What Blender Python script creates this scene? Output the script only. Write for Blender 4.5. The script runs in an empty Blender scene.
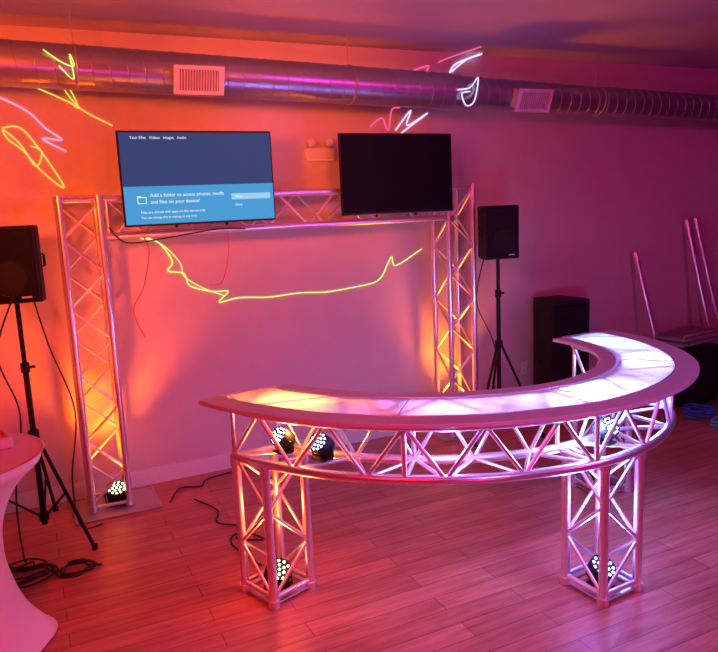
import bpy, math, random
from mathutils import Vector, Matrix
random.seed(4)
sc=bpy.context.scene
sc.view_settings.view_transform='Standard'
V=Vector
# ---------------------------------------------------------------- camera
CH=2.1
ROT=Matrix(((.8994,.1125,-.4223),(-.4348,.1337,-.8905),(-.04374,.98461,.16918)))
cd=bpy.data.cameras.new('camera'); cam=bpy.data.objects.new('camera',cd)
sc.collection.objects.link(cam); sc.camera=cam
cd.sensor_width=36; cd.lens=36*700/718; cd.clip_start=.05
cam.matrix_world=Matrix.Translation((0,0,CH))@ROT.to_quaternion().to_matrix().to_4x4()
# ---------------------------------------------------------------- materials
def mat(name,col,rough=.5,metal=0,emit=None,es=0,noise=0,nscale=20,spec=.5):
    m=bpy.data.materials.new(name); m.use_nodes=True; nt=m.node_tree
    b=nt.nodes['Principled BSDF']
    b.inputs['Base Color'].default_value=(*col,1); b.inputs['Roughness'].default_value=rough
    b.inputs['Metallic'].default_value=metal; b.inputs['Specular IOR Level'].default_value=spec
    if emit: b.inputs['Emission Color'].default_value=(*emit,1); b.inputs['Emission Strength'].default_value=es
    if noise:
        tc=nt.nodes.new('ShaderNodeTexCoord'); n=nt.nodes.new('ShaderNodeTexNoise'); n.inputs['Scale'].default_value=nscale
        nt.links.new(tc.outputs['Object'],n.inputs['Vector'])
        bp_=nt.nodes.new('ShaderNodeBump'); bp_.inputs['Strength'].default_value=noise; bp_.inputs['Distance'].default_value=.01
        nt.links.new(n.outputs['Fac'],bp_.inputs['Height']); nt.links.new(bp_.outputs[0],b.inputs['Normal'])
        mx=nt.nodes.new('ShaderNodeMix'); mx.data_type='RGBA'
        mx.inputs[6].default_value=(*[c*.88 for c in col],1); mx.inputs[7].default_value=(*col,1)
        nt.links.new(n.outputs['Fac'],mx.inputs[0]); nt.links.new(mx.outputs[2],b.inputs['Base Color'])
    return m
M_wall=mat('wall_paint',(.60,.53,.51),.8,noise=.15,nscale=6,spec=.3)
M_wall2=mat('unseen_wall_dark',(.14,.11,.12),.8,noise=.15,nscale=6)  # unseen walls made dark to cut bounced light and haze
M_ceil=mat('ceiling_paint',(.55,.50,.55),.85,noise=.1,nscale=4,spec=.3)
M_trim=mat('trim_white',(.75,.72,.72),.45,noise=.05)
M_alu=mat('aluminium',(.90,.90,.93),.28,.85,noise=.05,nscale=40)
M_duct=mat('galvanised_duct',(.45,.47,.56),.3,.88,noise=.2,nscale=9)
M_black=mat('black_plastic',(.010,.010,.012),.6,noise=.2,nscale=150,spec=.25)
M_grille=mat('black_grille',(.012,.012,.015),.5,.2,noise=.6,nscale=260,spec=.2)
M_rub=mat('cable_rubber',(.012,.010,.012),.5,noise=.05)
M_white=mat('white_plastic',(.75,.74,.74),.4,noise=.03)
M_fab=mat('white_spandex',(.84,.82,.86),.7,noise=.15,nscale=5)
M_steel=mat('steel_plate',(.5,.46,.47),.35,.6,noise=.1)
M_grey=mat('grey_board',(.25,.22,.25),.6,noise=.1)
M_blue=mat('blue_cord',(.04,.14,.45),.5,noise=.1)
M_cyan=mat('cyan_cord',(.1,.6,.7),.5,noise=.1)
M_tvoff=mat('tv_panel_off',(.003,.005,.006),.45,noise=.01,spec=.12)
M_tvbez=mat('tv_bezel',(.008,.008,.01),.4,noise=.02,spec=.3)
M_red=mat('red_plastic',(.6,.05,.04),.4,noise=.05)
def emis(name,c,s): return mat(name,(0.01,0.01,0.01),.6,0,c,s,noise=.01,spec=.1)
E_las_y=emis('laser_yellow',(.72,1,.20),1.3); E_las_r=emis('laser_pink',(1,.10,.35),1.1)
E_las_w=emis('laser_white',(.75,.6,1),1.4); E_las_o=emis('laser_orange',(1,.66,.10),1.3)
E_ledw=emis('led_warm',(1,.95,.6),4.5); E_ledb=emis('led_blue',(.4,.5,1),8); E_ledg=emis('led_violet',(.6,.55,1),6)
E_scr=emis('tv_screen_navy',(.018,.055,.17),1); E_ban=emis('tv_banner',(.05,.33,.66),1.0)
E_txt=emis('tv_text',(.85,.93,1),1.0); E_btn=emis('tv_button',(.33,.62,.85),1.0)
def frost():
    m=bpy.data.materials.new('frosted_acrylic'); m.use_nodes=True; nt=m.node_tree; N=nt.nodes
    b=N['Principled BSDF']; b.inputs['Base Color'].default_value=(.78,.76,.84,1); b.inputs['Roughness'].default_value=.25
    t=N.new('ShaderNodeBsdfTranslucent'); t.inputs[0].default_value=(.95,.93,.99,1)
    n=N.new('ShaderNodeTexNoise'); n.inputs['Scale'].default_value=5
    r=N.new('ShaderNodeMapRange'); r.inputs[3].default_value=.68; r.inputs[4].default_value=.85
    nt.links.new(n.outputs['Fac'],r.inputs[0])
    mx=N.new('ShaderNodeMixShader'); nt.links.new(r.outputs[0],mx.inputs[0])
    nt.links.new(b.outputs[0],mx.inputs[1]); nt.links.new(t.outputs[0],mx.inputs[2])
    nt.links.new(mx.outputs[0],N['Material Output'].inputs[0]); return m
M_frost=frost()
def floor_mat():
    m=bpy.data.materials.new('laminate_planks'); m.use_nodes=True; nt=m.node_tree; N=nt.nodes; L=nt.links
    b=N['Principled BSDF']
    tc=N.new('ShaderNodeTexCoord')
    br=N.new('ShaderNodeTexBrick'); br.inputs['Scale'].default_value=1; br.offset=.37; br.offset_frequency=2
    br.inputs['Brick Width'].default_value=1.1; br.inputs['Row Height'].default_value=.13
    br.inputs['Mortar Size'].default_value=.0024; br.inputs['Mortar Smooth'].default_value=.3
    br.inputs['Color1'].default_value=(.56,.22,.17,1); br.inputs['Color2'].default_value=(.43,.155,.12,1)
    br.inputs['Mortar'].default_value=(.12,.04,.035,1)
    L.new(tc.outputs['Object'],br.inputs['Vector'])
    mp=N.new('ShaderNodeMapping'); mp.inputs['Scale'].default_value=(1.2,14,1); L.new(tc.outputs['Object'],mp.inputs[0])
    n=N.new('ShaderNodeTexNoise'); n.inputs['Scale'].default_value=2.2; n.inputs['Detail'].default_value=8; n.inputs['Roughness'].default_value=.65
    L.new(mp.outputs[0],n.inputs['Vector'])
    cr=N.new('ShaderNodeValToRGB'); cr.color_ramp.elements[0].position=.35; cr.color_ramp.elements[0].color=(.6,.5,.5,1)
    cr.color_ramp.elements[1].position=.65; cr.color_ramp.elements[1].color=(1.1,1.1,1.1,1); L.new(n.outputs['Fac'],cr.inputs[0])
    mx=N.new('ShaderNodeMix'); mx.data_type='RGBA'; mx.blend_type='MULTIPLY'; mx.inputs[0].default_value=.85
    L.new(br.outputs['Color'],mx.inputs[6]); L.new(cr.outputs[0],mx.inputs[7]); L.new(mx.outputs[2],b.inputs['Base Color'])
    b.inputs['Roughness'].default_value=.36; b.inputs['Specular IOR Level'].default_value=.4
    bu=N.new('ShaderNodeBump'); bu.inputs['Strength'].default_value=.2; bu.inputs['Distance'].default_value=.003
    L.new(br.outputs['Fac'],bu.inputs['Height']); bu.invert=True; L.new(bu.outputs[0],b.inputs['Normal'])
    return m
M_floor=floor_mat()
# ---------------------------------------------------------------- mesh helpers
class MB:
    def __init__(s): s.v=[]; s.f=[]; s.sm=[]
    def add(s,vs,fs,smooth=False):
        o=len(s.v); s.v+= [tuple(v) for v in vs]; s.f+=[tuple(i+o for i in f) for f in fs]; s.sm+=[smooth]*len(fs)
    def path(s,pts,r,n=8,closed=False,caps=True):
        pts=[V(p) for p in pts]; m=len(pts); rings=[]
        t0=(pts[1]-pts[0]).normalized()
        a=t0.orthogonal().normalized()
        for i in range(m):
            if closed: t=(pts[(i+1)%m]-pts[i-1]).normalized()
            else: t=(pts[min(i+1,m-1)]-pts[max(i-1,0)]).normalized()
            a=(a-t*a.dot(t)); a=a.normalized() if a.length>1e-6 else t.orthogonal().normalized(); b=t.cross(a)
            rr=r[i] if isinstance(r,(list,tuple)) else r
            rings.append([pts[i]+(a*math.cos(2*math.pi*k/n)+b*math.sin(2*math.pi*k/n))*rr for k in range(n)])
        vs=[v for R in rings for v in R]; fs=[]
        for i in range(m if closed else m-1):
            j=(i+1)%m
            for k in range(n): fs.append((i*n+k,i*n+(k+1)%n,j*n+(k+1)%n,j*n+k))
        s.add(vs,fs,True)
        if caps and not closed:
            s.add(rings[0],[tuple(range(n))[::-1]]); s.add(rings[-1],[tuple(range(n))])
    def tube(s,p,q,r,n=8,r2=None): s.path([p,q],[r,r if r2 is None else r2],n)
    def box(s,c,sz,R=None,bev=0):
        x,y,z=[k/2 for k in sz]; c=V(c)
        if bev:
            b=bev; prof=[(-z,b),(-z+b,0),(z-b,0),(z,b)]; vs=[];fs=[]
            for zz,i in prof:
                X=x-i;Y=y-i;bb=b
                vs+=[(X-bb,-Y,zz),(X,-Y+bb,zz),(X,Y-bb,zz),(X-bb,Y,zz),(-X+bb,Y,zz),(-X,Y-bb,zz),(-X,-Y+bb,zz),(-X+bb,-Y,zz)]
            for i in range(3):
                for k in range(8): fs.append((i*8+k,i*8+(k+1)%8,(i+1)*8+(k+1)%8,(i+1)*8+k))
            fs.append(tuple(range(8))[::-1]); fs.append(tuple(range(24,32)))
        else:
            vs=[(a*x,b_*y,d*z) for a in (-1,1) for b_ in (-1,1) for d in (-1,1)]
            fs=[(0,1,3,2),(4,6,7,5),(0,4,5,1),(2,3,7,6),(0,2,6,4),(1,5,7,3)]
        vs=[(R@V(v) if R else V(v))+c for v in vs]; s.add(vs,fs)
    def lathe(s,prof,c=(0,0,0),n=32,R=None,lobes=None):
        vs=[];fs=[];c=V(c)
        for i,(r,z) in enumerate(prof):
            for k in range(n):
                a=2*math.pi*k/n; rr=r*(lobes(a,z) if lobes else 1); v=V((rr*math.cos(a),rr*math.sin(a),z)); vs.append((R@v if R else v)+c)
        for i in range(len(prof)-1):
            for k in range(n): fs.append((i*n+k,i*n+(k+1)%n,(i+1)*n+(k+1)%n,(i+1)*n+k))
        s.add(vs,fs,True)
        if prof[0][0]>1e-4: s.add(vs[:n],[tuple(range(n))[::-1]])
        if prof[-1][0]>1e-4: s.add(vs[-n:],[tuple(range(n))])
def obj(name,mb,m,parent=None,bev=0):
    me=bpy.data.meshes.new(name); me.from_pydata(mb.v,[],mb.f); me.polygons.foreach_set('use_smooth',mb.sm); me.update()
    o=bpy.data.objects.new(name,me); sc.collection.objects.link(o); me.materials.append(m)
    if parent: o.parent=parent
    if bev:
        md=o.modifiers.new('bevel','BEVEL'); md.width=bev; md.segments=2
    return o
def root(name,loc=(0,0,0),rz=0):
    e=bpy.data.objects.new(name,None); e.empty_display_size=.1; sc.collection.objects.link(e)
    e.location=loc; e.rotation_euler=(0,0,rz); return e
def smooth_pts(P,n=6):
    P=[V(p) for p in P]; out=[]
    for i in range(len(P)-1):
        p0=P[max(i-1,0)];p1=P[i];p2=P[i+1];p3=P[min(i+2,len(P)-1)]
        for k in range(n):
            t=k/n
            out.append(.5*((2*p1)+(p2-p0)*t+(2*p0-5*p1+4*p2-p3)*t*t+(3*p1-p0-3*p2+p3)*t**3))
    out.append(P[-1]); return out
def boxtruss(mb,br,A,B,u,v,s,nseg,rc=.024,rb=.010):
    A=V(A);B=V(B);u=V(u).normalized();v=V(v).normalized();h=s/2
    cs=[(-h,-h),(h,-h),(h,h),(-h,h)]
    for a,b in cs: mb.tube(A+u*a+v*b,B+u*a+v*b,rc,12)
    for e in (A+(B-A).normalized()*.02,B-(B-A).normalized()*.02):
        for k in range(4):
            a,b=cs[k];c,d=cs[(k+1)%4]; mb.tube(e+u*a+v*b,e+u*c+v*d,rb*1.4,8)
    for k in range(4):
        c0=cs[k];c1=cs[(k+1)%4]
        for i in range(nseg):
            t0=.02+.96*i/nseg;t1=.02+.96*(i+1)/nseg
            p,q=(c0,c1) if (i+k)%2==0 else (c1,c0)
            br.tube(A.lerp(B,t0)+u*p[0]+v*p[1],A.lerp(B,t1)+u*q[0]+v*q[1],rb,8)
# ---------------------------------------------------------------- room
WY=5.5; CZ=3.4; X0,X1,Y0=-3.2,9.5,-4.5
def slab(name,c,s,m):
    b=MB(); b.box(c,s); return obj(name,b,m)
W=X1-X0; D=WY-Y0; cx=(X0+X1)/2; cy=(Y0+WY)/2
slab('floor',(cx,cy,-.05),(W+.4,D+.4,.1),M_floor)
slab('ceiling',(cx,cy,CZ+.05),(W+.4,D+.4,.1),M_ceil)
slab('wall_back',(cx,WY+.1,CZ/2),(W+.4,.2,CZ),M_wall)
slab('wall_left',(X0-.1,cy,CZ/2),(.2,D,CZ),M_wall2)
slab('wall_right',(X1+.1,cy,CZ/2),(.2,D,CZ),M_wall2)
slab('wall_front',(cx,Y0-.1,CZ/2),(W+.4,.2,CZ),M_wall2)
b=MB(); b.box((cx,WY-.009,.055),(W,.018,.11)); b.box((cx,WY-.006,.118),(W,.012,.016)); obj('baseboard_back',b,M_trim)
# ---------------------------------------------------------------- spiral duct
du=root('spiral_air_duct'); DY=5.05
dz=lambda x:3.07-.024*x
b=MB()
b.path([(X0+.02,DY,dz(X0)),(3.3,DY,dz(3.3))],.14,40); b.path([(3.3,DY,dz(3.3)),(3.5,DY,dz(3.5))],[.14,.125],40); b.path([(3.5,DY,dz(3.5)),(X1-.02,DY,dz(X1))],.125,40)
obj('duct_body',b,M_duct,du)
b=MB(); hp=[]; x=X0+.05; a=0
while x<X1-.05:
    R_=.1415 if x<3.4 else .127
    hp.append((x,DY+R_*math.cos(a),dz(x)+R_*math.sin(a))); a+=2*math.pi/20; x+=.11/20
b.path(hp,.0035,5); obj('spiral_seam',b,M_duct,du)
b=MB()
for x in (-1.5,.45,2.4,4.9,6.9):
    R_=.144 if x<3.4 else .129
    ring=[(x,DY+R_*math.cos(t*math.pi/12),dz(x)+R_*math.sin(t*math.pi/12)) for t in range(24)]
    b.path(ring,.006,6,closed=True)
    b.tube((x,DY,dz(x)+R_),(x,DY,CZ),.004,6)
obj('hanger_straps',b,M_steel,du)
def register(x,w,hgt):
    z=dz(x); R=Matrix.Rotation(math.radians(22),3,'X')
    c=V((x,DY-.155,z-.05)); b=MB(); b.box(c,(w-.04,.10,hgt-.04),R); b.box(c+R@V((0,-.052,0)),(w,.012,hgt),R); obj('register_box',b,M_white,du,.004)
    b=MB(); n=14
    for i in range(n): b.box(c+R@V((-(w-.1)/2+i*(w-.1)/(n-1),-.064,0)),(.005,.012,hgt-.06),R)
    obj('register_vanes',b,M_trim,du)
    b=MB(); b.box(c+R@V((0,-.0585,0)),(w-.075,.002,hgt-.055),R); obj('register_opening',b,M_grey,du)
register(1.2,.34,.19); register(4.02,.36,.19)
# ---------------------------------------------------------------- truss arch
ar=root('truss_arch'); mb=MB(); br=MB(); S=.25; AY=5.24; XL=.385; XR=3.44; H=2.24
for x in (XL,XR): boxtruss(mb,br,(x,AY,.03),(x,AY,H),(1,0,0),(0,1,0),S,9)
boxtruss(mb,br,(XL+S/2+.03,AY,H-S/2-.02),(XR-S/2-.03,AY,H-S/2-.02),(0,1,0),(0,0,1),S,11)
obj('main_chords',mb,M_alu,ar); obj('diagonal_braces',br,M_alu,ar)
b=MB()
for x in (XL,XR):
    b.box((x,AY,H+.005),(S+.05,S+.05,.012))
obj('top_plates',b,M_steel,ar,.003)
for x,y,w_,d_ in ((XL+.04,AY-.05,.60,.42),(XR-.04,AY-.01,.40,.36)):
    bp_=root('truss_base_plate',(x,y,0)); b=MB(); b.box((0,0,.008),(w_,d_,.014),None,.003)
    for i in (-1,1):
        for j in (-1,1): b.tube((i*(w_/2-.03),j*(d_/2-.03),.014),(i*(w_/2-.03),j*(d_/2-.03),.019),.012,8)
    obj('plate',b,M_steel,bp_)
b=MB()
for x in (XL,XR):
    for a_ in (-1,1):
        for c_ in (-1,1):
            for z in (.046,H-.01): b.tube((x+a_*S/2,AY+c_*S/2,z-.025),(x+a_*S/2,AY+c_*S/2,z+.02),.03,12)
obj('conical_couplers',b,M_alu,ar)
# ---------------------------------------------------------------- TVs
def tv(x0,x1,z0,z1,on):
    y=4.99; r=root('flat_screen_tv',((x0+x1)/2,y,(z0+z1)/2)); w=x1-x0;h=z1-z0
    b=MB(); b.box((0,.010,0),(w,.026,h),None,.006); b.box((0,.032,-.05),(w*.55,.03,h*.6),None,.01)
    obj('cabinet',b,M_tvbez,r)
    b=MB(); b.box((0,-.005,.004),(w-.024,.006,h-.034)); obj('panel',b,E_scr if on else M_tvoff,r)
    b=MB()
    for s_ in (-.18,.18): b.tube((s_,.056,-h/2-.02),(s_,.056,.15),.010,10); b.box((s_,.050,-.02),(.05,.012,.3))
    b.tube((-.2,.056,-h/2+.12),(.2,.056,-h/2+.12),.014,10)
    obj('mount_bracket',b,M_black,r)
    if on:
        W_=w-.024;yy=-.0095
        b=MB(); b.box((0,yy,-h/2+.013+.2*h+.0),(W_,.002,.40*h)); obj('dialog_banner',b,E_ban,r)
        def text(t,x,z,s,m=E_txt):
            c=bpy.data.curves.new('screen_text','FONT'); c.body=t; c.size=s; c.extrude=.0004
            o=bpy.data.objects.new('screen_text',c); sc.collection.objects.link(o); o.parent=r
            o.location=(x,yy-.003,z); o.rotation_euler=(math.pi/2,0,0); c.materials.append(m)
        text('Your Files   Videos   Images   Audio',-W_/2+.07,h/2-.055,.026)
        text('Add a folder to access photos, media',-W_/2+.17,-h/2+.195,.034)
        text('and files on your device?',-W_/2+.17,-h/2+.150,.034)
        text('Files are shared with apps on this device only',-W_/2+.10,-h/2+.085,.024)
        text('You can change this in settings at any time',-W_/2+.10,-h/2+.05,.022)
        text('Allow',W_/2-.29,-h/2+.172,.024); text('Deny',W_/2-.29,-h/2+.115,.024)
        b=MB(); b.box((W_/2-.17,yy-.0012,-h/2+.18),(.29,.001,.042)); obj('allow_button',b,E_btn,r)
        b=MB(); fx,fz=-W_/2+.115,-h/2+.175
        for c_,s_ in (((fx,0,fz-.022),(.06,.002,.005)),((fx,0,fz+.018),(.06,.002,.005)),((fx-.028,0,fz),(.005,.002,.044)),((fx+.028,0,fz),(.005,.002,.04)),((fx-.016,0,fz+.024),(.026,.002,.006))):
            b.box((c_[0],yy-.003,c_[2]),s_)
        obj('folder_icon',b,E_txt,r)
tv(.65,1.725,2.025,2.66,True); tv(2.265,3.28,2.025,2.65,False)
# ---------------------------------------------------------------- PA speakers
def speaker(loc,rz,w,h,d,name='pa_speaker'):
    r=root(name,loc,rz)
    b=MB(); f=[(-w/2,-d/2),(w/2,-d/2),(w/2,-d/2+.1),(w*.36,d/2),(-w*.36,d/2),(-w/2,-d/2+.1)]
    vs=[(x,y,.0) for x,y in f]+[(x,y,h) for x,y in f]
    b.add(vs,[tuple(range(6))[::-1],tuple(range(6,12))]+[(i,(i+1)%6,(i+1)%6+6,i+6) for i in range(6)])
    obj('cabinet',b,M_black,r,.012)
    b=MB(); b.box((0,-d/2-.006,h*.5),(w*.88,.014,h*.92),None,.006); obj('front_grille',b,M_grille,r)
    b=MB()
    for s_ in (-1,1): b.path([(s_*w*.49,-.02,h*.45),(s_*(w*.5+.008),-.02,h*.47),(s_*(w*.5+.008),-.02,h*.6),(s_*w*.49,-.02,h*.62)],.009,8)
    obj('side_handles',b,M_black,r)
    b=MB(); b.box((w*.25,-d/2-.015,h*.08),(w*.16,.003,.010)); obj('badge',b,M_white,r)
    R=Matrix.Rotation(math.pi/2,3,'X')
    b=MB(); wr=min(w*.38,h*.24)
    b.lathe([(wr,0),(wr,.004),(wr-.012,.006),(wr-.012,.003)],(0,-d/2-.012,h*.34),28,R); obj('woofer_ring',b,M_black,r)
    return r
def stand(loc,ztop,hub,rad,rots):
    r=root('speaker_stand',loc); b=MB()
    b.tube((0,0,.10),(0,0,hub+.45),.019,12); b.tube((0,0,hub+.4),(0,0,ztop),.0155,12); obj('pole',b,M_black,r)
    b=MB()
    for a in rots:
        c,s_=math.cos(a),math.sin(a)
        b.tube((.02*c,.02*s_,hub),(rad*c,rad*s_,.018),.012,8)
        b.tube((.02*c,.02*s_,.16),(rad*.52*c,rad*.52*s_,hub*.485),.008,8)
        b.tube((rad*c,rad*s_,.0),(rad*1.02*c,rad*1.02*s_,.035),.018,8)
    obj('tripod_legs',b,M_black,r)
    b=MB(); b.tube((0,0,hub-.03),(0,0,hub+.03),.035,12); b.tube((0,0,.13),(0,0,.18),.032,12); b.tube((0,0,hub+.42),(0,0,hub+.48),.028,12); b.tube((0,0,hub+.45),(.06,0,hub+.45),.01,8)
    obj('collars',b,M_black,r)
stand((-.06,4.90,0),1.60,.72,.44,[math.radians(a) for a in (-52,80,188)])
speaker((-.05,4.90,1.60),math.radians(-12),.35,.47,.30)
stand((3.72,4.97,0),1.60,.84,.38,[math.radians(a) for a in (-45,200,68)])
speaker((3.70,4.97,1.60),math.radians(-14),.31,.45,.28)
speaker((4.60,5.2,0),math.radians(-8),.43,1.14,.40,'floor_loudspeaker')
# ---------------------------------------------------------------- curved truss bar
bar=root('curved_truss_bar'); C=V((2.36,3.78)); TZ=1.12
KR=[(184,1.61),(204,1.51),(230,1.43),(257,1.42),(278,1.46),(295,1.49),(317,1.52),(346,1.50),(362,1.47)]
def RO(p):
    for i in range(len(KR)-1):
        if p<=KR[i+1][0] or i==len(KR)-2:
            a,b_=KR[i],KR[i+1]; p0=KR[max(i-1,0)][1];p3=KR[min(i+2,len(KR)-1)][1]; t=(p-a[0])/(b_[0]-a[0])
            return .5*(2*a[1]+(b_[1]-p0)*t+(2*p0-5*a[1]+4*b_[1]-p3)*t*t+(3*a[1]-p0-3*b_[1]+p3)*t**3)
def BP(p,off,z):
    r=RO(p)-off; a=math.radians(p); return V((C.x+r*math.cos(a),C.y+r*math.sin(a),z))
A0,A1=185.,360.; TW=.54; NA=90
def band(o0,o1,z0,z1,a0=A0,a1=A1):
    b=MB(); vs=[];fs=[]
    for i in range(NA+1):
        p=a0+(a1-a0)*i/NA
        vs+=[BP(p,o0,z0),BP(p,o1,z0),BP(p,o1,z1),BP(p,o0,z1)]
    for i in range(NA):
        for k in range(4): fs.append((i*4+k,(i+1)*4+k,(i+1)*4+(k+1)%4,i*4+(k+1)%4))
    fs+=[(0,1,2,3),(NA*4+3,NA*4+2,NA*4+1,NA*4)]
    b.add(vs,fs); return b
def sheet(o0,o1,z,a0=A0,a1=A1):
    b=MB(); vs=[];fs=[]
    for i in range(NA+1):
        p=a0+(a1-a0)*i/NA; vs+=[BP(p,o0,z),BP(p,o1,z)]
    for i in range(NA): fs.append((i*2,i*2+1,i*2+3,i*2+2))
    b.add(vs,fs); return b
M_lip=mat('top_lip_white',(.62,.60,.66),.28,noise=.05)
obj('top_outer_lip',band(0,.125,TZ-.022,TZ),M_lip,bar,.003)
obj('top_inner_lip',band(TW-.09,TW,TZ-.022,TZ),M_lip,bar,.003)
obj('top_frosted_panel',sheet(.124,TW-.089,TZ-.004),M_frost,bar)
b=MB()
for p in (184.9,229,273,317,360.1):
    b.path([BP(p,.127,TZ+.001),BP(p,TW-.092,TZ+.001)],.003,6)
for off in (.127,TW-.092): b.path([BP(A0+(A1-A0)*i/NA,off,TZ-.001) for i in range(NA+1)],.004,6)
obj('panel_seams',b,M_alu,bar)
mb=MB();br=MB(); OI=(.135,.405); ZB,ZT=.80,1.065; TA0,TA1=188.,357.
for off in OI:
    for z in (ZB,ZT): mb.path([BP(TA0+(TA1-TA0)*i/NA,off,z) for i in range(NA+1)],.025,12)
NS=20
cs=[(OI[0],ZB),(OI[1],ZB),(OI[1],ZT),(OI[0],ZT)]
for k in range(4):
    c0=cs[k];c1=cs[(k+1)%4]
    for i in range(NS):
        p0=TA0+(TA1-TA0)*i/NS;p1=TA0+(TA1-TA0)*(i+1)/NS
        p,q=(c0,c1) if (i+k)%2==0 else (c1,c0)
        br.tube(BP(p0,*p),BP(p1,*q),.011,8)
    for p in (TA0+.5,230,273,TA1-.5): br.tube(BP(p,*c0),BP(p,*c1),.013,8)
LEG=[(1.09,3.507,math.radians(19)),(2.64,2.64,math.radians(4)),(3.60,3.62,math.radians(-5))]
for x,y,a in LEG:
    boxtruss(mb,br,(x,y,.03),(x,y,ZB-.0),(math.cos(a),math.sin(a),0),(-math.sin(a),math.cos(a),0),.26,3)
obj('chords',mb,M_alu,bar); obj('braces',br,M_alu,bar)
b=MB()
for x,y,a in LEG:
    R=Matrix.Rotation(a,3,'Z')
    for i in (-1,1):
        for j in (-1,1):
            q=V((x,y,0))+R@V((i*.13,j*.13,0)); b.tube(q,q+V((0,0,.04)),.032,12); b.tube(q+V((0,0,ZB-.06)),q+V((0,0,ZB-.01)),.031,12)
    for s_ in (-1,1):
        b.box(V((x,y,.02))+R@V((s_*.13,0,0)),(.03,.26,.008),R)
        b.box(V((x,y,.02))+R@V((0,s_*.13,0)),(.26,.03,.008),R)
obj('feet_and_couplers',b,M_alu,bar)
# ---------------------------------------------------------------- LED par lights
def par(loc,tilt,rz,led,r_=.08,base=True):
    r=root('led_par_light',loc,rz); R=Matrix.Rotation(tilt,3,'X'); c=V((0,0,r_+.02))
    b=MB(); b.lathe([(r_*.55,-.06),(r_*.95,-.045),(r_,-.02),(r_,.04),(r_*.93,.045),(r_*.9,.035),(0,.034)],c,24,R); obj('housing',b,M_black,r)
    b=MB()
    for rr,n in ((0,1),(.4,6),(.76,11)):
        for k in range(n):
            a=2*math.pi*k/n; q=V((rr*r_*math.cos(a),rr*r_*math.sin(a),.036)); s=r_/.085*.8
            b.lathe([(.0115*s,0),(.010*s,.005),(.004*s,.008),(0,.009)],c+R@q,8,R)
    obj('led_lenses',b,led,r)
    b=MB(); w=r_+.010; z=c.z
    b.path([(-w,0,z),(-w,0,.010),(w,0,.010),(w,0,z)],.007,6)
    if base: b.box((0,0,.004),(r_*1.6,r_*1.4,.008)); b.box((0,r_*.5,.02),(r_*1.8,.012,.03))
    obj('yoke_bracket',b,M_black,r)
    return r
par((XL+.05,AY-.04,.018),math.radians(28),0,E_ledw,.072)
par((1.09,3.50,.0),math.radians(32),.2,E_ledw,.075)
par((2.64,2.64,.0),math.radians(30),.1,E_ledg,.072)
par((3.60,3.62,.0),0,0,E_ledb,.075)
for p in (197,208,283,350):
    q=BP(p,.27,ZB+.026); par(q,math.radians(50),math.radians(p-270),E_ledb,.055)
# ---------------------------------------------------------------- cocktail table
ct=root('cocktail_table',(-.41,3.68,0),math.radians(18)); KZ=.92
b=MB(); b.lathe([(.0,1.083*KZ),(.37,1.083*KZ),(.385,1.075*KZ),(.385,1.055*KZ),(.37,1.045*KZ),(.0,1.045*KZ)][::-1],(0,0,0),48); obj('table_top',b,M_white,ct)
prof=[(.345,.012),(.33,.03),(.285,.10),(.235,.20),(.20,.32),(.175,.46),(.17,.58),(.18,.70),(.215,.82),(.27,.92),(.33,.99),(.383,1.04),(.39,1.088),(.375,1.092),(0,1.092)]
P2=smooth_pts([(r,0,z*KZ) for r,z in prof],3)
b=MB(); b.lathe([(max(p.x,0),p.z) for p in P2],(0,0,0),64,None,lambda a,z:1+.09*math.cos(4*a)*max(0,1-z/.5)); obj('spandex_cover',b,M_fab,ct)
mx_=root('dj_mixer',(-.25,3.76,1.094*KZ),.2)
b=MB(); b.box((0,0,.03),(.2,.16,.056),None,.008); obj('mixer_body',b,M_white,mx_)
b=MB()
for i in range(4):
    for j in range(3): b.lathe([(.010,0),(.008,.018),(0,.018)],(-.07+i*.045,-.05+j*.04,.057),10)
obj('knobs',b,M_red,mx_)
# ---------------------------------------------------------------- wall items
em=root('emergency_light',(2.3,WY,2.56)); b=MB(); b.box((0,-.035,-.03),(.25,.07,.10),None,.01); obj('battery_box',b,M_white,em)
b=MB()
for s_ in (-.08,.08):
    R=Matrix.Rotation(math.radians(70),3,'X'); b.lathe([(.016,-.05),(.032,-.01),(.034,.02),(.030,.022),(0,.022)],(s_,-.06,.06),20,R); b.tube((s_,-.035,.015),(s_,-.045,.05),.012,8)
obj('lamp_heads',b,M_white,em)
ou=root('wall_outlet',(4.42,WY,.42)); b=MB(); b.box((0,-.004,0),(.075,.008,.12),None,.002); obj('cover_plate',b,M_white,ou)
b=MB()
for z in (-.028,.028):
    for x in (-.012,.012): b.box((x,-.009,z),(.004,.002,.014))
obj('slots',b,M_black,ou)
# ---------------------------------------------------------------- clutter right
def pole(a,c,r,m):
    q=root('leaning_pole'); b=MB(); a=V(a);c=V(c); b.tube(a,c,r,12); b.tube(a.lerp(c,.0),a.lerp(c,.06),r*1.35,12); b.tube(a.lerp(c,.5),a.lerp(c,.54),r*1.3,12); b.tube(a.lerp(c,.96),c,r*1.3,12); obj('pole_tube',b,m,q)
pole((5.86,5.45,1.48),(6.03,5.12,.02),.022,M_alu); pole((6.62,5.45,1.79),(6.82,5.1,.02),.022,M_alu); pole((6.76,5.45,1.80),(7.02,5.12,.02),.022,M_alu)
ca=root('equipment_case',(5.90,4.80,0),.05); b=MB(); b.box((0,0,.30),(.50,.34,.58),None,.015); obj('case_body',b,M_black,ca)
b=MB()
for x in (-.24,.24):
    for y in (-.16,.16): b.tube((x,y,.015),(x,y,.585),.012,8)
for z in (.02,.58):
    for y in (-.172,.172): b.tube((-.25,y,z),(.25,y,z),.008,8)
b.path([(-.07,-.18,.35),(-.07,-.205,.35),(.07,-.205,.35),(.07,-.18,.35)],.008,8)
obj('case_edges_and_handle',b,M_black,ca)
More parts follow.
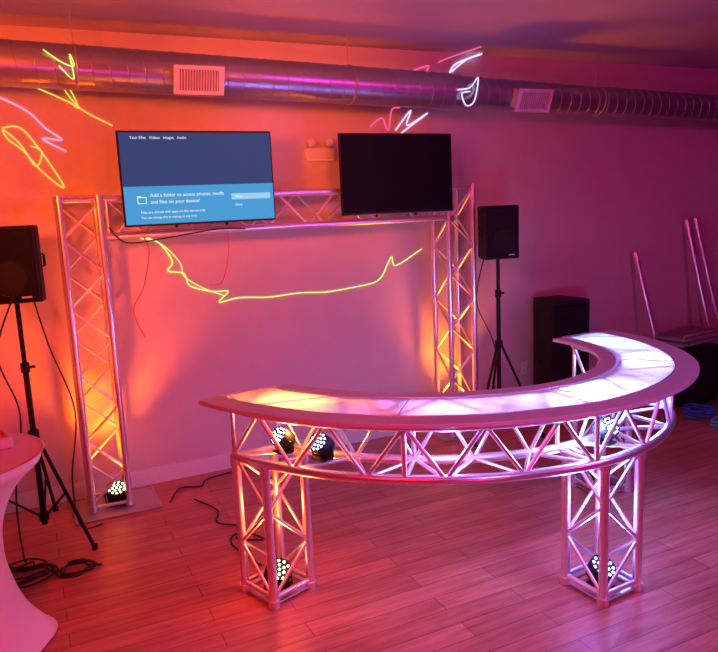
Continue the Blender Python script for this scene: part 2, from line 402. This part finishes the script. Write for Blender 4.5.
bg=root('folded_table',(5.95,4.82,.60),.10); b=MB(); b.box((0,0,.03),(.68,.34,.035),None,.008); b.box((.02,0,.075),(.66,.34,.035),None,.008); obj('table_leaves',b,M_grey,bg)
b=MB(); b.path([(-.3,-.15,.10),(-.3,-.15,.115),(.25,-.15,.115),(.25,.15,.115),(-.3,.15,.115),(-.3,.15,.10)],.012,8); obj('folded_legs',b,M_steel,bg)
sc2=root('equipment_case',(6.55,4.82,0),-.1); b=MB(); b.box((0,0,.23),(.52,.36,.44),None,.015); obj('case_body',b,M_black,sc2)
b=MB()
for z in (.02,.445):
    for y in (-.18,.18): b.tube((-.26,y,z),(.26,y,z),.008,8)
b.path([(-.07,-.19,.25),(-.07,-.215,.25),(.07,-.215,.25),(.07,-.19,.25)],.008,8)
obj('case_edges_and_handle',b,M_steel,sc2)
tb=root('duffel_bag',(6.18,4.26,0),.3)
b=MB(); b.lathe([(0,-.33),(.08,-.325),(.125,-.29),(.135,-.1),(.14,.1),(.125,.29),(.08,.325),(0,.33)],(0,0,.132),20,Matrix.Rotation(math.pi/2,3,'Y'),lambda a,z:1-.05*math.cos(2*a)); obj('bag_body',b,M_black,tb)
b=MB(); b.path(smooth_pts([(-.15,-.12,.18),(-.12,-.08,.3),(0,-.03,.34),(.12,-.08,.3),(.15,-.12,.18)]),.010,8); obj('bag_strap',b,M_blue,tb)
def coil(name,c,r,turns,m,rad=.008,seed=0):
    rnd=random.Random(seed); q=root(name,c); b=MB(); pts=[]
    for i in range(turns*10):
        a=2*math.pi*i/10; rr=r*(1+rnd.uniform(-.28,.28)); pts.append((rr*math.cos(a)+rnd.uniform(-.02,.02),rr*.8*math.sin(a),rad+.0+i*rad*1.6/10+rnd.uniform(0,rad)))
    b.path(smooth_pts(pts,4),rad,6); obj('cord',b,m,q)
coil('cable_coil',(5.58,4.38,0),.14,5,M_blue,.010,2); coil('cable_coil',(5.50,4.05,0),.11,4,M_cyan,.009,3)
coil('cable_coil',(-.22,4.36,0),.15,5,M_rub,.007,5); coil('cable_coil',(.10,4.30,0),.10,3,M_rub,.007,6)
# ---------------------------------------------------------------- cables
def cable(pts,m=M_rub,r=.006,name='power_cable'):
    q=root(name); b=MB(); b.path(smooth_pts(pts,8),r,6); obj('cord',b,m,q)
cable([(-.07,4.70,1.66),(-.2,4.72,1.3),(-.12,4.75,.9),(-.2,4.7,.4),(-.2,4.62,.05),(-.18,4.55,.01)])
cable([(.03,5.09,1.63),(.10,5.10,1.25),(.21,5.05,.8),(.14,4.95,.35),(.16,4.90,.03),(.3,4.9,.012)])
cable([(.78,5.02,.012),(.9,5.25,.012),(1.05,5.2,.012),(1.15,5.33,.012),(1.6,5.4,.012)])
cable([(.95,4.98,.012),(1.05,4.7,.012),(1.0,4.5,.012),(1.13,4.35,.012),(1.05,4.2,.012),(1.2,4.1,.012),(1.1,4.28,.012),(1.0,4.15,.012),(1.08,3.78,.012)])
cable([(.77,5.04,1.96),(.80,5.03,1.85),(.74,5.04,1.6),(.66,5.05,1.45),(.72,5.06,1.25)],M_red,.004)
cable([(1.37,5.04,1.96),(1.36,5.03,1.8),(1.30,5.04,1.6),(1.2,5.04,1.58)],M_red,.003)
cable([(.55,5.03,2.03),(.66,5.02,1.92),(.95,5.03,1.94),(1.3,5.03,1.98),(1.5,5.04,1.97)],M_rub,.005)
cable([(3.74,5.17,1.66),(3.68,5.24,1.2),(3.86,5.24,.8),(3.9,5.2,.4),(4.05,5.25,.012)])
# ---------------------------------------------------------------- laser scribbles traced on the surfaces they hit (metres)
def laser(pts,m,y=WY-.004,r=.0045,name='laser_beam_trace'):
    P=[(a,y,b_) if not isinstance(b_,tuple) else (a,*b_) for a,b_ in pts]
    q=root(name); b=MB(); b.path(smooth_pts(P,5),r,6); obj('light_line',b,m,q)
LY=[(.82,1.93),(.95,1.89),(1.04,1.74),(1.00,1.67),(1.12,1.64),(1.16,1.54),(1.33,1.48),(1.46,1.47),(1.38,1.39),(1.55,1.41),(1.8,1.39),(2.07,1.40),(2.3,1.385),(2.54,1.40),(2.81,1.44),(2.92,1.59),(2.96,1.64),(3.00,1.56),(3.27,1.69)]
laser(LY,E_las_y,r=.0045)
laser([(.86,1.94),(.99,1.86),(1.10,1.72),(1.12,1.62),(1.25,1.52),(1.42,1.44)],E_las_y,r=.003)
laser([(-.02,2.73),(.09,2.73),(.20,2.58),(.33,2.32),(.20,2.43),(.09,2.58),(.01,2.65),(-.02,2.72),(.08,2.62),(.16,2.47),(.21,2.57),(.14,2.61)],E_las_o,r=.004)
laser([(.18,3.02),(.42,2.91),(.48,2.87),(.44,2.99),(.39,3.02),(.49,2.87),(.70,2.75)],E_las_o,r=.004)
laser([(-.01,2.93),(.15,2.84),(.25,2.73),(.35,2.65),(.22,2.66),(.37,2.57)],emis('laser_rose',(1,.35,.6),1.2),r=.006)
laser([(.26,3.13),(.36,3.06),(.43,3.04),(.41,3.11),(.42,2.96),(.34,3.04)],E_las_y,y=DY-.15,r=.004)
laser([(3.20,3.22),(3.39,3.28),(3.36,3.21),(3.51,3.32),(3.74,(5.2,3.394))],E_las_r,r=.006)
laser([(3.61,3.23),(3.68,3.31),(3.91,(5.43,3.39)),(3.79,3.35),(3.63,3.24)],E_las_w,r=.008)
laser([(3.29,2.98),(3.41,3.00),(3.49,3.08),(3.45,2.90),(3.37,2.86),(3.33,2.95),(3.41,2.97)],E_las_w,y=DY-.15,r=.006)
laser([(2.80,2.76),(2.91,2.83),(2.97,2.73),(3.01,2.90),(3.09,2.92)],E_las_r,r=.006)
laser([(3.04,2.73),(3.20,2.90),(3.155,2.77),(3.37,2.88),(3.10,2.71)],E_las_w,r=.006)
# ---------------------------------------------------------------- lights
def light(kind,name,loc,target,energy,col,size=.1,spot=90,blend=.6):
    l=bpy.data.lights.new(name,kind); o=bpy.data.objects.new(name,l); sc.collection.objects.link(o); o.location=loc
    l.energy=energy; l.color=col
    if kind=='AREA': l.size=size
    else: l.shadow_soft_size=size
    if kind=='SPOT': l.spot_size=math.radians(spot); l.spot_blend=blend
    if target is not None:
        o.rotation_euler=(V(target)-V(loc)).to_track_quat('-Z','Y').to_euler()
    return o
light('SPOT','uplight_orange',(XL+.02,AY-.02,.22),(XL,AY+.12,3),210,(1,.12,.002),.05,100,.8)
light('SPOT','uplight_orange',(-.9,5.0,.15),(-.6,5.5,3),130,(1,.07,.0),.05,110,.8)
light('SPOT','uplight_amber',(XR,AY,.22),(XR,AY+.10,3),150,(1,.19,.003),.05,90,.8)
light('SPOT','post_fill_orange',(.0,3.9,.25),(XL,AY,1.5),100,(1,.13,.0),.05,36,1.0)  # added fill without a fixture, brightens the front of the left post
light('SPOT','stage_spot_orange',(-1.2,1.6,2.7),(.9,5.5,2.8),640,(1,.125,.0),.2,58,1.0)
light('SPOT','stage_spot_orange',(1.4,1.4,2.9),(2.2,5.5,2.85),330,(1,.13,.0),.2,40,1.0)
light('SPOT','uplight_red_bar',(1.09,3.5,.2),(1.09,3.6,1.2),30,(1,.18,.02),.04,110,.7)
light('POINT','glow_red_bar',(1.09,3.5,.45),None,9,(1,.10,.02),.06)
light('SPOT','uplight_blue_bar',(2.64,2.64,.2),(2.7,2.7,1.2),60,(.22,.22,1),.04,110,.7)
light('POINT','glow_violet_bar',(2.64,2.64,.45),None,9,(.3,.14,1),.06)
light('POINT','bar_led_a',BP(199,.27,ZB+.15),None,15,(1,.26,.05),.04)
light('POINT','bar_led_b',BP(240,.27,ZB+.12),None,9,(.4,.24,1),.05)
light('POINT','bar_led_c',BP(278,.27,ZB+.15),None,26,(.32,.42,1),.04)
light('POINT','bar_led_e',BP(318,.27,ZB+.12),None,16,(.26,.28,1),.05)
light('POINT','bar_led_d',BP(346,.27,ZB+.15),None,19,(.2,.35,1),.04)
light('AREA','stage_wash_magenta',(5.0,-1.5,3.2),(3.5,3.5,0),82,(1,.022,.52),1.2)
light('AREA','stage_wash_red',(-1.2,.2,3.2),(1.0,4.5,0),130,(1,.008,.02),1.0)
light('SPOT','stage_spot_blue',(4.6,.6,3.2),(3.0,3.0,1),150,(.26,.24,1),.15,52,.9)
light('SPOT','bar_fill_lavender',(1.6,-.6,3.1),(1.9,2.9,.9),110,(.38,.32,1),.15,34,1.0)  # added lavender fill, no such lamp known; cools the bar truss front
light('SPOT','duct_spot_violet',(2.9,2.2,3.2),(2.6,5.05,3.05),14,(.3,.12,1),.15,70,1.0)
light('SPOT','ceiling_wash_pink',(1.0,-1.5,.4),(1.2,2.2,3.4),125,(1,.035,.36),.3,95,.9)
light('SPOT','ceiling_wash_purple',(5.5,-1.0,.4),(5.5,3.0,3.4),52,(.7,.04,.70),.3,95,.9)
w=bpy.data.worlds.new('room_ambient'); sc.world=w; w.use_nodes=True
w.node_tree.nodes['Background'].inputs[0].default_value=(.2,.04,.15,1); w.node_tree.nodes['Background'].inputs[1].default_value=.05
